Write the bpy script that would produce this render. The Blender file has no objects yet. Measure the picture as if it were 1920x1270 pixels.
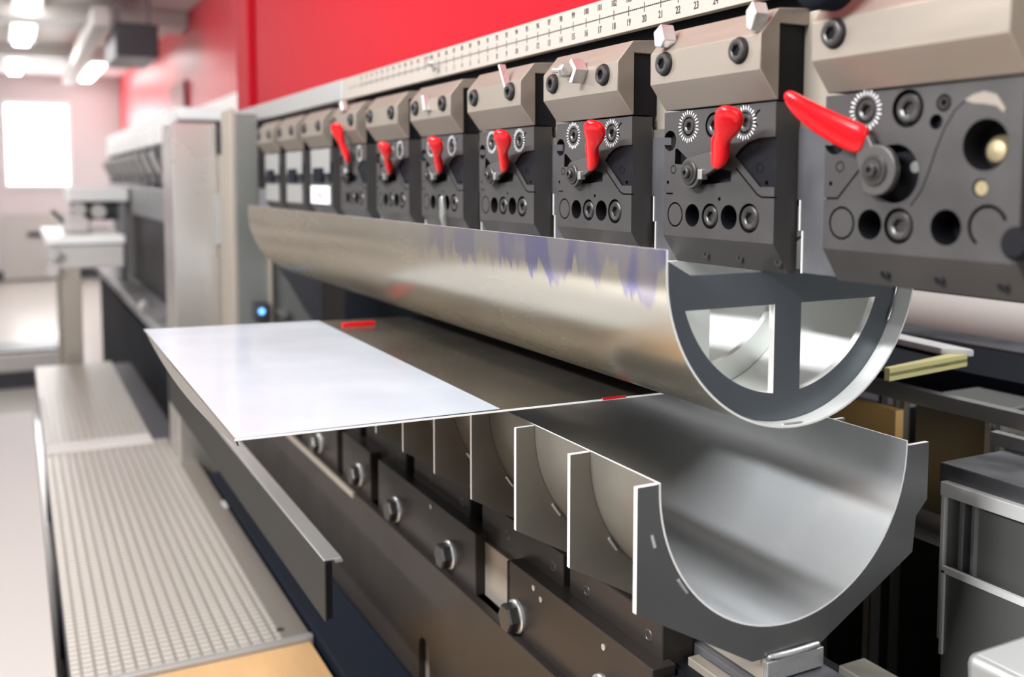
import bpy, bmesh, math, random
from mathutils import Vector, Matrix
random.seed(4)
PI = math.pi
EYE = 1.2                       # eye height above the floor; h below is measured downward from it
sc = bpy.context.scene
COL = sc.collection

# ------------------------------------------------------------------ camera
F_PX = 1818.0; PITCH = math.radians(4.5); YAW = math.radians(27.12)
cam_d = bpy.data.cameras.new('camera'); cam = bpy.data.objects.new('camera', cam_d); COL.objects.link(cam)
cam_d.sensor_width = 36.0; cam_d.lens = 36.0 * F_PX / 1920.0
cam_d.shift_y = -(635 - 481.08) / 1920.0
cam_d.clip_start = 0.02; cam_d.clip_end = 80
fw = Vector((-math.cos(YAW) * math.cos(PITCH), math.sin(YAW) * math.cos(PITCH), -math.sin(PITCH)))
cam.location = (0, 0, EYE)
cam.rotation_euler = fw.to_track_quat('-Z', 'Y').to_euler()
cam_d.dof.use_dof = True; cam_d.dof.focus_distance = 0.86; cam_d.dof.aperture_fstop = 4.2
sc.camera = cam

# ------------------------------------------------------------------ world, lights, exposure
w = bpy.data.worlds.new('world'); sc.world = w; w.use_nodes = True
wn = w.node_tree.nodes; wl = w.node_tree.links
bg = wn['Background']; bg.inputs['Color'].default_value = (0.93, 0.96, 1.0, 1); bg.inputs['Strength'].default_value = .4

def area(name, loc, size, power, aim, col=(1, 1, 1), size_y=None):
    l = bpy.data.lights.new(name, 'AREA'); l.energy = power; l.color = col
    l.shape = 'RECTANGLE'; l.size = size; l.size_y = size_y or size
    o = bpy.data.objects.new(name, l); COL.objects.link(o); o.location = loc
    o.rotation_euler = (Vector(aim) - Vector(loc)).to_track_quat('-Z', 'Y').to_euler()
    return o
area('ceiling_light_front', (-.55, -1.75, 2.36), 1.5, 116, (-.7, .5, .9), (.97, .98, 1), .12)
area('ceiling_light_overhead', (-.95, -.30, 2.36), 2.0, 20, (-.95, .35, 1.0), (1, 1, .98), .15)
area('ceiling_light_near', (1.1, 0.45, 2.2), 1.2, 11, (-0.62, 0.58, .9), (.92, .97, 1), .5)
area('near_fill', (2.3, .25, 1.35), 1.8, 12, (-.6, .53, 1.05), (.92, .97, 1), .8)  # added fill that brightens the tube interior; no window stands here
area('ceiling_light_rear', (-0.8, 1.9, 2.38), 1.6, 24, (-0.9, 0.7, 0.9), (.95, .98, 1), .35)
area('window_daylight_far', (-13.15, 0.27, 1.625), .66, 60, (-4, 0.27, 1.5), (1, 1, 1), .95)
area('ceiling_light_middle', (-5.5, -2.6, 2.36), 3.0, 60, (-6, 0.2, 0.8), (1, .98, .96), .5)
area('ceiling_light_far', (-9.3, -.2, 2.30), .9, 34, (-9.3, -.2, 0), (1, .99, .97), 2.4)

sc.view_settings.view_transform = 'Standard'; sc.view_settings.look = 'None'
sc.view_settings.gamma = 1.0; sc.view_settings.use_curve_mapping = False
sc.view_settings.exposure = 0.35
sc.cycles.max_bounces = 8

# ------------------------------------------------------------------ materials
def srgb(r, g, b):
    f = lambda c: (c / 255 / 12.92) if c / 255 <= .04045 else ((c / 255 + .055) / 1.055) ** 2.4
    return (f(r), f(g), f(b), 1)
def mat(name, col, rough=.5, metal=0.0, emit=None, es=1.0, noise=0.0, nscale=30, rnoise=0.0, aniso=0.0, coat=0.0, stretch=(1, 1, 1), bump=0.0, spec=.5):
    m = bpy.data.materials.new(name); m.use_nodes = True
    n = m.node_tree.nodes; l = m.node_tree.links; b = n['Principled BSDF']
    b.inputs['Base Color'].default_value = col; b.inputs['Roughness'].default_value = rough
    b.inputs['Metallic'].default_value = metal; b.inputs['Specular IOR Level'].default_value = spec
    if aniso: b.inputs['Anisotropic'].default_value = aniso
    if coat: b.inputs['Coat Weight'].default_value = coat; b.inputs['Coat Roughness'].default_value = .08
    if emit: b.inputs['Emission Color'].default_value = emit; b.inputs['Emission Strength'].default_value = es
    if noise or rnoise or bump:
        tc = n.new('ShaderNodeTexCoord'); mp = n.new('ShaderNodeMapping'); mp.inputs['Scale'].default_value = stretch
        nz = n.new('ShaderNodeTexNoise'); nz.inputs['Scale'].default_value = nscale; nz.inputs['Detail'].default_value = 6
        l.new(tc.outputs['Object'], mp.inputs['Vector']); l.new(mp.outputs['Vector'], nz.inputs['Vector'])
        if noise:
            mr = n.new('ShaderNodeMapRange'); mr.inputs['From Min'].default_value = .25; mr.inputs['From Max'].default_value = .75
            mr.inputs['To Min'].default_value = 1 - noise; mr.inputs['To Max'].default_value = 1 + noise
            mx = n.new('ShaderNodeMix'); mx.data_type = 'RGBA'; mx.blend_type = 'MULTIPLY'; mx.inputs[0].default_value = 1
            mx.inputs[6].default_value = col; l.new(nz.outputs['Fac'], mr.inputs['Value']); l.new(mr.outputs['Result'], mx.inputs[7])
            l.new(mx.outputs[2], b.inputs['Base Color'])
        if rnoise:
            m2 = n.new('ShaderNodeMapRange'); m2.inputs['From Min'].default_value = .3; m2.inputs['From Max'].default_value = .7
            m2.inputs['To Min'].default_value = max(.03, rough - rnoise); m2.inputs['To Max'].default_value = rough + rnoise
            l.new(nz.outputs['Fac'], m2.inputs['Value']); l.new(m2.outputs['Result'], b.inputs['Roughness'])
        if bump:
            bp = n.new('ShaderNodeBump'); bp.inputs['Strength'].default_value = bump; bp.inputs['Distance'].default_value = .001
            l.new(nz.outputs['Fac'], bp.inputs['Height']); l.new(bp.outputs['Normal'], b.inputs['Normal'])
    return m
M = {}
M['body'] = mat('blackened_steel', (.046, .043, .042, 1), .42, .3, noise=.12, nscale=25, rnoise=.06)
M['plate'] = mat('dark_grey_steel', (.13, .13, .14, 1), .38, .6, noise=.15, nscale=18, rnoise=.1)
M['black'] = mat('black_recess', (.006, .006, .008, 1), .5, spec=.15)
M['navy'] = mat('navy_black_paint', (.006, .008, .013, 1), .6, spec=.08)
M['block'] = mat('nickel_plated_steel', (.25, .215, .18, 1), .42, .5, noise=.05, nscale=60, rnoise=.04, stretch=(.2, 1, 1))
M['bolt'] = mat('dark_bolt_steel', (.065, .062, .06, 1), .34, .7)
M['arm'] = mat('lever_arm_steel', (.085, .08, .077, 1), .35, .5)
M['bright'] = mat('bright_steel', (.50, .50, .49, 1), .28, .7, rnoise=.06, nscale=40)
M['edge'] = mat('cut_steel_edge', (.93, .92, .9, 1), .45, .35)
M['red'] = mat('red_dipped_plastic', (.58, .002, .006, 1), .2, 0, coat=.35, spec=.3)
M['redpaint'] = mat('red_gloss_paint', (.30, .003, .010, 1), .5, 0, noise=.05, nscale=2, spec=.1)
M['wallred'] = mat('red_wall_paint', (.60, .03, .05, 1), .38, 0)
M['darkred'] = mat('dark_red_paint', (.25, .006, .015, 1), .4, 0)
M['inside'] = mat('inner_stainless_lit', (.88, .90, .87, 1), .5, .3, rnoise=.08, nscale=14)  # pale base colour makes the tube interior look lit
M['ring'] = mat('rib_plate_steel', (.12, .135, .15, 1), .38, .6, rnoise=.08, nscale=12)
M['rib'] = mat('die_rib_steel', (.21, .195, .165, 1), .38, .65, noise=.15, nscale=10, rnoise=.1)
M['endb'] = mat('end_bracket_steel', (.15, .15, .15, 1), .36, .7, rnoise=.06, nscale=8)
M['film'] = mat('white_protective_film', (.42, .47, .53, 1), .15, .15, noise=.04, nscale=9, rnoise=.08)
M['sheet'] = mat('sheet_steel', (.30, .27, .235, 1), .2, .9, noise=.12, nscale=6, rnoise=.06)
M['lip'] = mat('sheet_lip_steel', (.22, .20, .175, 1), .5, .5)
M['apron'] = mat('charcoal_enamel', (.020, .0165, .0145, 1), .36, 0, noise=.15, nscale=6, rnoise=.08, spec=.25)
M['guard'] = mat('guard_grey_steel', (.42, .42, .41, 1), .35, .6)
M['guardweb'] = mat('guard_dark_paint', (.022, .021, .019, 1), .5, 0, spec=.15)
M['ruler'] = mat('ruler_ivory', (.34, .30, .265, 1), .42, .25)
M['ink'] = mat('black_ink', (.02, .018, .018, 1), .6)
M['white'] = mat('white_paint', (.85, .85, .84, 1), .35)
M['offwhite'] = mat('offwhite_paint', (.50, .475, .455, 1), .5)
M['plinth'] = mat('pale_plinth_paint', (.36, .335, .32, 1), .5)
M['grey'] = mat('grey_paint', (.24, .24, .245, 1), .45)
M['dark'] = mat('dark_grey_paint', (.035, .035, .042, 1), .45)
M['ceiling'] = mat('ceiling_plaster', (.70, .67, .65, 1), .8)
M['wall'] = mat('wall_plaster', (.66, .60, .61, 1), .7)
M['wood'] = mat('birch_plywood', (.46, .28, .13, 1), .5, 0, noise=.12, nscale=6, stretch=(1, 5, 1))
M['yellowwood'] = mat('yellow_plywood', (.85, .52, .20, 1), .5, 0, noise=.06, nscale=8)
M['beige'] = mat('beige_metal', (.38, .335, .28, 1), .4, .5)
M['colmetal'] = mat('brushed_column_steel', (.50, .47, .44, 1), .3, .85, rnoise=.05, nscale=5)
M['brass'] = mat('dull_brass', (.40, .33, .2, 1), .4, .8)
M['lamp'] = mat('lamp_tube', (1, 1, 1, 1), .5, emit=(1, .99, .96, 1), es=9)
M['paper'] = mat('white_label', (.85, .86, .88, 1), .5)
M['blueled'] = mat('blue_indicator', (.1, .3, .8, 1), .3, emit=(.15, .45, 1, 1), es=1.6)
M['floor'] = mat('polished_concrete', (.50, .47, .44, 1), .22, 0, noise=.02, nscale=3)
M['bin'] = mat('grey_bin_steel', (.17, .175, .165, 1), .42, .5, noise=.1, nscale=5)
M['roll'] = mat('pale_roll', (.66, .61, .57, 1), .5)
M['zinc'] = mat('zinc_steel', (.6, .6, .58, 1), .28, .9)

# stainless punch skin: brushed, with smeared drips and lavender film left at the top edge
def tube_mat():
    m = bpy.data.materials.new('brushed_stainless_with_film'); m.use_nodes = True
    n = m.node_tree.nodes; l = m.node_tree.links; b = n['Principled BSDF']
    b.inputs['Metallic'].default_value = .95
    tc = n.new('ShaderNodeTexCoord'); sp = n.new('ShaderNodeSeparateXYZ'); l.new(tc.outputs['Object'], sp.inputs[0])
    mp = n.new('ShaderNodeMapping'); mp.inputs['Scale'].default_value = (55, 4, 7); l.new(tc.outputs['Object'], mp.inputs[0])
    nz = n.new('ShaderNodeTexNoise'); nz.inputs['Scale'].default_value = 1; nz.inputs['Detail'].default_value = 3; l.new(mp.outputs[0], nz.inputs[0])
    mp2 = n.new('ShaderNodeMapping'); mp2.inputs['Scale'].default_value = (3, 5, 16); l.new(tc.outputs['Object'], mp2.inputs[0])
    nz2 = n.new('ShaderNodeTexNoise'); nz2.inputs['Scale'].default_value = 1.4; nz2.inputs['Detail'].default_value = 4; l.new(mp2.outputs[0], nz2.inputs[0])
    # film mask: height plus drips, only toward the near end
    a = n.new('ShaderNodeMath'); a.operation = 'MULTIPLY_ADD'; l.new(nz.outputs['Fac'], a.inputs[0]); a.inputs[1].default_value = .10; l.new(sp.outputs['Z'], a.inputs[2])
    r = n.new('ShaderNodeMapRange'); r.inputs['From Min'].default_value = .158; r.inputs['From Max'].default_value = .164; l.new(a.outputs[0], r.inputs['Value'])
    rx = n.new('ShaderNodeMapRange'); rx.inputs['From Min'].default_value = .1; rx.inputs['From Max'].default_value = .5; l.new(sp.outputs['X'], rx.inputs['Value'])
    q = n.new('ShaderNodeMath'); q.operation = 'MULTIPLY'; l.new(r.outputs[0], q.inputs[0]); l.new(rx.outputs[0], q.inputs[1])
    q2 = n.new('ShaderNodeMath'); q2.operation = 'MULTIPLY'; l.new(q.outputs[0], q2.inputs[0])
    mp3 = n.new('ShaderNodeMapping'); mp3.inputs['Scale'].default_value = (24, 3, 9); l.new(tc.outputs['Object'], mp3.inputs[0])
    nz3 = n.new('ShaderNodeTexNoise'); nz3.inputs['Scale'].default_value = 1; nz3.inputs['Detail'].default_value = 1.5; l.new(mp3.outputs[0], nz3.inputs[0])
    rr = n.new('ShaderNodeMapRange'); rr.inputs['From Min'].default_value = .44; rr.inputs['From Max'].default_value = .52; rr.inputs['To Min'].default_value = .5; l.new(nz3.outputs['Fac'], rr.inputs['Value']); l.new(rr.outputs[0], q2.inputs[1])
    mx = n.new('ShaderNodeMix'); mx.data_type = 'RGBA'
    mx.inputs[6].default_value = (.56, .51, .405, 1); mx.inputs[7].default_value = (.28, .26, .41, 1)
    l.new(q2.outputs[0], mx.inputs[0]); l.new(mx.outputs[2], b.inputs['Base Color'])
    ro = n.new('ShaderNodeMapRange'); ro.inputs['From Min'].default_value = .3; ro.inputs['From Max'].default_value = .7
    ro.inputs['To Min'].default_value = .22; ro.inputs['To Max'].default_value = .30
    l.new(nz2.outputs['Fac'], ro.inputs['Value']); l.new(ro.outputs[0], b.inputs['Roughness'])
    bp = n.new('ShaderNodeBump'); bp.inputs['Strength'].default_value = .05; bp.inputs['Distance'].default_value = .002
    l.new(nz2.outputs['Fac'], bp.inputs['Height']); l.new(bp.outputs[0], b.inputs['Normal'])
    return m
M['tube'] = tube_mat()
M['trough'] = mat('brushed_stainless_trough', (.90, .93, .95, 1), .22, .82, aniso=.3)

# perforated/ribbed tread of the operator platform
def tread_mat():
    m = bpy.data.materials.new('ribbed_tread_metal'); m.use_nodes = True
    n = m.node_tree.nodes; l = m.node_tree.links; b = n['Principled BSDF']
    b.inputs['Metallic'].default_value = .35; b.inputs['Roughness'].default_value = .38
    tc = n.new('ShaderNodeTexCoord'); sp = n.new('ShaderNodeSeparateXYZ'); l.new(tc.outputs['Object'], sp.inputs[0])
    def stripes(out, per, duty, soft):
        d = n.new('ShaderNodeMath'); d.operation = 'DIVIDE'; l.new(out, d.inputs[0]); d.inputs[1].default_value = per
        f = n.new('ShaderNodeMath'); f.operation = 'FRACT'; l.new(d.outputs[0], f.inputs[0])
        p = n.new('ShaderNodeMath'); p.operation = 'PINGPONG'; l.new(f.outputs[0], p.inputs[0]); p.inputs[1].default_value = .5
        r = n.new('ShaderNodeMapRange'); r.inputs['From Min'].default_value = duty; r.inputs['From Max'].default_value = duty + soft; l.new(p.outputs[0], r.inputs['Value'])
        return r.outputs[0]
    a = stripes(sp.outputs['X'], .015, .10, .12); c = stripes(sp.outputs['Y'], .0175, .05, .16)
    mu = n.new('ShaderNodeMath'); mu.operation = 'MULTIPLY'; l.new(a, mu.inputs[0]); l.new(c, mu.inputs[1])
    mx = n.new('ShaderNodeMix'); mx.data_type = 'RGBA'; mx.inputs[6].default_value = (.27, .25, .225, 1); mx.inputs[7].default_value = (.50, .47, .42, 1)
    l.new(mu.outputs[0], mx.inputs[0])
    l.new(mx.outputs[2], b.inputs['Base Color'])
    bp = n.new('ShaderNodeBump'); bp.inputs['Distance'].default_value = .002; bp.inputs['Strength'].default_value = .6
    l.new(mu.outputs[0], bp.inputs['Height']); l.new(bp.outputs[0], b.inputs['Normal'])
    return m
M['tread'] = tread_mat()

# ------------------------------------------------------------------ mesh helpers
def W(s, D, h): return (-s, D, EYE - h)
LOC = {}
class MB:
    def __init__(self): self.v = []; self.f = []; self.fm = []
    def add(self, vs, fs, mi=0):
        o = len(self.v); self.v += [tuple(p) for p in vs]; self.f += [tuple(i + o for i in f) for f in fs]; self.fm += [mi] * len(fs)
        return self
    def box(self, x0, x1, y0, y1, z0, z1, mi=0):
        return self.add([(x0, y0, z0), (x1, y0, z0), (x1, y1, z0), (x0, y1, z0), (x0, y0, z1), (x1, y0, z1), (x1, y1, z1), (x0, y1, z1)],
                        [(0, 3, 2, 1), (4, 5, 6, 7), (0, 1, 5, 4), (1, 2, 6, 5), (2, 3, 7, 6), (3, 0, 4, 7)], mi)
    def b(self, s0, s1, D0, D1, h0, h1, mi=0):          # box in (distance along, depth, drop below eye)
        return self.box(-max(s0, s1), -min(s0, s1), min(D0, D1), max(D0, D1), EYE - max(h0, h1), EYE - min(h0, h1), mi)
    def prism(self, poly, axis, a0, a1, mi=0, side=None):
        n = len(poly)
        def P(p, a): return (a, p[0], p[1]) if axis == 'x' else (p[0], a, p[1]) if axis == 'y' else (p[0], p[1], a)
        vs = [P(p, a0) for p in poly] + [P(p, a1) for p in poly]
        self.add(vs, [tuple(range(n)), tuple(range(2 * n - 1, n - 1, -1))], mi)
        o = len(self.v) - 2 * n; sm = mi if side is None else side
        for i in range(n):
            j = (i + 1) % n; self.f.append((o + i, o + j, o + n + j, o + n + i)); self.fm.append(sm)
        return self
    def lathe(self, prof, c, axis='y', n=24, hexk=None, mi=0, cap=True):
        # prof: (radius, offset along axis); rings with index in hexk are hexagonal
        vs = []; fs = []; k = len(prof)
        for i, (r, a) in enumerate(prof):
            for j in range(n):
                t = 2 * PI * j / n; q = r
                if hexk and i in hexk:
                    tt = (t % (PI / 3)) - PI / 6; q = r * math.cos(PI / 6) / math.cos(tt)
                u, v = q * math.cos(t), q * math.sin(t)
                vs.append((c[0] + u, c[1] + a, c[2] + v) if axis == 'y' else (c[0] + a, c[1] + u, c[2] + v) if axis == 'x' else (c[0] + u, c[1] + v, c[2] + a))
        for i in range(k - 1):
            for j in range(n):
                j2 = (j + 1) % n; fs.append((i * n + j, i * n + j2, (i + 1) * n + j2, (i + 1) * n + j))
        if cap: fs += [tuple(range(n)), tuple((k - 1) * n + j for j in range(n))]
        return self.add(vs, fs, mi)
    def cyl(self, c, axis, r, a0, a1, n=24, mi=0): return self.lathe([(r, a0), (r, a1)], c, axis, n, None, mi)
    def tube(self, pts, r, n=8, mi=0):
        pts = [Vector(p) for p in pts]; vs = []; fs = []; up = Vector((0, 0, 1))
        for i, p in enumerate(pts):
            d = (pts[min(i + 1, len(pts) - 1)] - pts[max(i - 1, 0)]).normalized()
            a = d.cross(up) if abs(d.dot(up)) < .95 else d.cross(Vector((0, 1, 0))); a.normalize(); b_ = d.cross(a)
            rr = r[i] if isinstance(r, (list, tuple)) else r
            ra, rb = rr if isinstance(rr, tuple) else (rr, rr)
            for j in range(n):
                t = 2 * PI * j / n; vs.append(p + a * ra * math.cos(t) + b_ * rb * math.sin(t))
        for i in range(len(pts) - 1):
            for j in range(n):
                j2 = (j + 1) % n; fs.append((i * n + j, i * n + j2, (i + 1) * n + j2, (i + 1) * n + j))
        fs += [tuple(range(n)), tuple((len(pts) - 1) * n + j for j in range(n))]
        return self.add(vs, fs, mi)
    def build(self, name, mats, parent=None, bevel=0.0, smooth=35, subd=0, seg=2):
        me = bpy.data.meshes.new(name); mats = mats if isinstance(mats, (list, tuple)) else [mats]
        if parent is None:
            xs, ys, zs = zip(*self.v); L = Vector(((min(xs) + max(xs)) / 2, (min(ys) + max(ys)) / 2, min(zs)))
        else: L = LOC[parent.name]
        me.from_pydata([tuple(Vector(p) - L) for p in self.v], [], self.f)
        for m_ in mats: me.materials.append(m_)
        for p, mi in zip(me.polygons, self.fm): p.material_index = mi
        bm = bmesh.new(); bm.from_mesh(me); bmesh.ops.recalc_face_normals(bm, faces=bm.faces); bm.to_mesh(me); bm.free()
        for p in me.polygons: p.use_smooth = True
        me.set_sharp_from_angle(angle=math.radians(smooth))
        o = bpy.data.objects.new(name, me); COL.objects.link(o)
        if parent is None: o.location = L; LOC[o.name] = L
        else: o.parent = parent; LOC[o.name] = L
        if bevel:
            md = o.modifiers.new('bevel', 'BEVEL'); md.width = bevel; md.segments = seg; md.limit_method = 'ANGLE'; md.angle_limit = math.radians(40)
            md.harden_normals = True
        if subd:
            md = o.modifiers.new('subsurf', 'SUBSURF'); md.levels = subd; md.render_levels = subd
        return o
def tag(o, label=None, cat=None, group=None, kind=None):
    if label: o['label'] = label
    if cat: o['category'] = cat
    if group: o['group'] = group
    if kind: o['kind'] = kind
    return o
def thing(name, loc, label, cat, group=None):
    o = bpy.data.objects.new(name, None); COL.objects.link(o); o.location = loc; o.empty_display_size = .05
    LOC[o.name] = Vector(loc); return tag(o, label, cat, group)
def copy_tree(o, parent=None):
    c = o.copy(); COL.objects.link(c); c.parent = parent
    for ch in o.children: copy_tree(ch, c)
    return c
def struct(o): o['kind'] = 'structure'; return o
def cutout(o, cutters):
    """cut holes into o with the joined solids of an MB, and keep the result as plain mesh"""
    c = cutters.build('cutter', M['black'], o); 
    md = o.modifiers.new('cut', 'BOOLEAN'); md.object = c; md.operation = 'DIFFERENCE'; md.solver = 'EXACT'; md.use_self = True
    bpy.context.view_layer.update(); dg = bpy.context.evaluated_depsgraph_get()
    me = bpy.data.meshes.new_from_object(o.evaluated_get(dg)); o.modifiers.clear(); o.data = me
    for p in me.polygons: p.use_smooth = False
    bpy.data.objects.remove(c)
def hexbolt_face(mb, c, r, d0, hexr=.5, depth=.004, mi=0, dark=None):
    """socket-head bolt facing -Y: centre c, front face at y = c.y + d0"""
    mb.lathe([(r, .004), (r, d0 + r * .22), (r * .9, d0 + r * .06), (r * .78, d0), (r * (hexr + .07), d0), (r * hexr, d0 + .0006), (r * hexr, d0 + depth)], c, 'y', 24, (5, 6), mi)

# ================================================================== THE SETTING
struct(MB().b(-3.5, 13.3, -4.5, 3.2, 1.2, 1.3).build('floor', M['floor']))
cl = MB().b(-3.5, 13.3, -4.5, 3.2, -1.25, -1.4)
struct(cl.build('ceiling', M['ceiling']))
# back wall at the far end, with the window opening
wb = MB()
wb.b(13.0, 13.2, -4.5, -.06, -1.25, 1.2); wb.b(13.0, 13.2, .60, 1.2, -1.25, 1.2)
wb.b(13.0, 13.2, -.06, .60, -1.25, -.90); wb.b(13.0, 13.2, -.06, .60, .05, 1.2)
struct(wb.build('wall_back', M['wall']))
win = struct(MB().b(12.98, 13.06, -.10, -.06, -.94, .09).b(12.98, 13.06, .60, .64, -.94, .09).b(12.98, 13.06, -.06, .60, -.94, -.90).b(12.96, 13.06, -.06, .60, .05, .09)
       .build('window_1', M['white']))
gl = bpy.data.materials.new('window_glass'); gl.use_nodes = True
g = gl.node_tree.nodes['Principled BSDF']; g.inputs['Transmission Weight'].default_value = 1; g.inputs['Roughness'].default_value = 0; g.inputs['IOR'].default_value = 1.02
MB().b(13.1, 13.104, -.06, .60, -.90, .05).build('pane', gl, win)
dr = struct(MB().b(12.95, 13.0, -.15, .55, .40, 1.18).build('door_1', M['offwhite']))
MB().b(12.93, 12.95, .12, .28, .62, .68).build('handle', M['dark'], dr)
struct(MB().b(12.97, 13.0, -4.5, 1.2, 1.08, 1.2).build('baseboard_back', M['dark']))
# right wall: red upper part over a white lower part standing for window glare, behind the second machine
struct(MB().b(3.0, 13.0, 1.2, 1.4, -1.25, -.52).build('wall_right', M['wallred']))
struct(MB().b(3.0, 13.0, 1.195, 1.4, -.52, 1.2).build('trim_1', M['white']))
tag(MB().b(7.75, 8.55, 1.17, 1.1945, -.42, -.76).build('wall_panel', M['darkred'], None), 'dark red panel on the pale lower part of the red wall', 'panel')
struct(MB().b(2.95, 3.0, 1.2, 3.2, -1.25, 1.2).build('wall_jog', M['offwhite']))
struct(MB().b(-3.5, 3.0, 3.1, 3.2, -1.25, 1.2).build('wall_rear', M['grey']))
# ceiling beams
for k, (s0, s1) in enumerate(((7.6, 8.0), (10.0, 10.3), (4.6, 4.8))):
    struct(MB().b(s0, s1, -4.5, 1.19, -1.25, -1.13).build('trim_%d' % (k + 2), M['offwhite']))

def fluorescent(s0, s1, D0, D1, label):
    t = thing('ceiling_light', W((s0 + s1) / 2, (D0 + D1) / 2, -1.17), label, 'ceiling light', 'fluorescent fittings on the ceiling')
    MB().prism([(-s0, D0 - .09), (-s0, D0 + .09), (-s1, D1 + .09), (-s1, D1 - .09)], 'z', EYE + 1.20, EYE + 1.25).build('housing', M['white'], t)
    MB().prism([(-s0, D0 - .06), (-s0, D0 + .06), (-s1, D1 + .06), (-s1, D1 - .06)], 'z', EYE + 1.17, EYE + 1.20).build('diffuser', M['lamp'], t, bevel=.01)
fluorescent(6.0, 9.6, .145, .10, 'long lit ceiling light at the upper left, nearest of the ceiling lights')
fluorescent(10.4, 12.2, .06, .05, 'short lit ceiling light behind the long one, above the window')
fluorescent(10.2, 12.7, .84, .80, 'lit ceiling light beside the dark heater box')
ht = thing('unit_heater', W(6.6, .77, -.82), 'dark grey box heater hanging from the ceiling by the red wall', 'heater')
MB().b(7.0, 7.8, .631, .905, -.825, -1.045).build('casing', M['dark'], ht, bevel=.01)
for q_ in (.66, .86): MB().b(7.2, 7.22, q_, q_ + .02, -1.045, -1.25).build('hanger', M['grey'], ht)
dct = MB().prism([(-7.0, .50), (-7.0, .60), (-11.5, .62), (-11.5, .50)], 'z', EYE + 1.02, EYE + 1.14)
tag(dct.build('cable_duct', M['offwhite']), 'pale duct running under the ceiling beside the heater box', 'duct')

# ================================================================== PRESS BRAKE: frame, bed
pb = thing('press_brake', W(1.2, .75, 1.2), 'large dark press brake bed and side frame filling the foreground', 'machine')
# far side frame plate with the throat cut-out
poly = [(.448, -.15), (.448, 1.2), (1.0, 1.2), (1.0, .36), (.64, .36), (.600, .30), (.568, .24), (.53, .185), (.50, .15), (.50, -.15)]
MB().prism([(D, EYE - h) for D, h in poly], 'x', -2.36, -2.25).build('side_frame', M['bin'], pb, bevel=.003)
MB().b(2.25, 2.36, .438, .449, -.16, 1.2).build('frame_edge_strip', M['beige'], pb, bevel=.002)
MB().b(2.235, 2.25, .517, .523, .17, .34).build('guide_rod', M['beige'], pb)
ind = MB().b(2.22, 2.25, .476, .508, .278, .318).build('indicator_box', M['dark'], pb, bevel=.003)
MB().cyl((-2.22, .4935, EYE - .299), 'x', .007, 0, .006).build('indicator_lamp', M['blueled'], ind)
MB().cyl((-2.25, .549, EYE - .311), 'x', .010, 0, .014, n=6).build('frame_bolt', M['zinc'], pb)
# navy box added to darken the void under the tube; black ram guide
MB().b(.86, 2.25, .70, .80, .02, .46).build('dark_backing', M['navy'], pb)
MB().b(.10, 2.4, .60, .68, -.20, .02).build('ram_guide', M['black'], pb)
# bed: top holder, rail plates, apron
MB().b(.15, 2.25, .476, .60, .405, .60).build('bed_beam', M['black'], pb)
bh = MB().b(.30, 2.2, .500, .572, .392, .406).build('die_holder_rail', M['plate'], pb, bevel=.001)
MB().b(.30, .545, .572, .60, .386, .406).build('die_holder_lip', M['rib'], pb, bevel=.001)
# clamping strip segments with socket bolts
for s0, s1 in ((.636, .788), (.800, .986), (1.02, 1.20), (1.23, 1.40), (1.43, 1.62), (1.65, 2.2)):
    st = MB().b(s0, s1, .466, .499, .366, .412).build('clamping_strip', M['apron'], pb, bevel=.002)
    k = s0 + .02
    while k < s1 - .01 and s0 < 1.5:
        m_ = MB(); hexbolt_face(m_, (-k, .466, EYE - .386), .0065, -.0006, .5); m_.build('socket_bolt', M['bolt'], st); k += .1
# second row of base rail: beige face under the die
MB().b(.40, .63, .488, .4995, .398, .44).build('inner_rail_face', M['beige'], pb, bevel=.001)
bp_ = MB().b(.60, .64, .468, .487, .40, .43)
m_ = MB(); hexbolt_face(m_, (-.615, .487, EYE - .412), .005, -.003, .5); m_.build('set_screw', M['bolt'], pb)
# front rail plates with large hex bolts
for s0, s1 in ((.30, .885), (.9695, 1.30), (1.335, 1.47), (1.50, 1.72), (1.75, 2.2)):
    if s0 == .30: s0 = .627
    rp = MB().b(s0, s1, .450, .474, .399, .472).build('rail_plate', M['apron'], pb, bevel=.0015)
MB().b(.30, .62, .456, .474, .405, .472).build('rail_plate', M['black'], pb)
MB().b(.8851, .9690, .462, .474, .41, .472).build('recess_face', M['beige'], pb)
MB().b(.885, .891, .4505, .462, .402, .470).build('recess_stop', M['black'], pb)
for s, h in ((.866, .452), (1.04, .4475), (1.222, .448), (1.383, .444), (1.60, .449), (.70, .455)):
    hb = MB(); D = .450
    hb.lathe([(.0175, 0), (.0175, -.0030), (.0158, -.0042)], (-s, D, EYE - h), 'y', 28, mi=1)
    hb.lathe([(.0152, -.0042), (.0152, -.0135), (.0138, -.0158), (.004, -.0160)], (-s, D, EYE - h), 'y', 24, (0, 1, 2))
    hb.build('hex_bolt', [M['bolt'], M['bright']], pb, smooth=25)
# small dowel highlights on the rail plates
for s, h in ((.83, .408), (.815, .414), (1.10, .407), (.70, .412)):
    MB().cyl((-s, .450, EYE - h), 'y', .003, -.0012, 0, n=12).build('dowel', M['bright'], pb)
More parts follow.
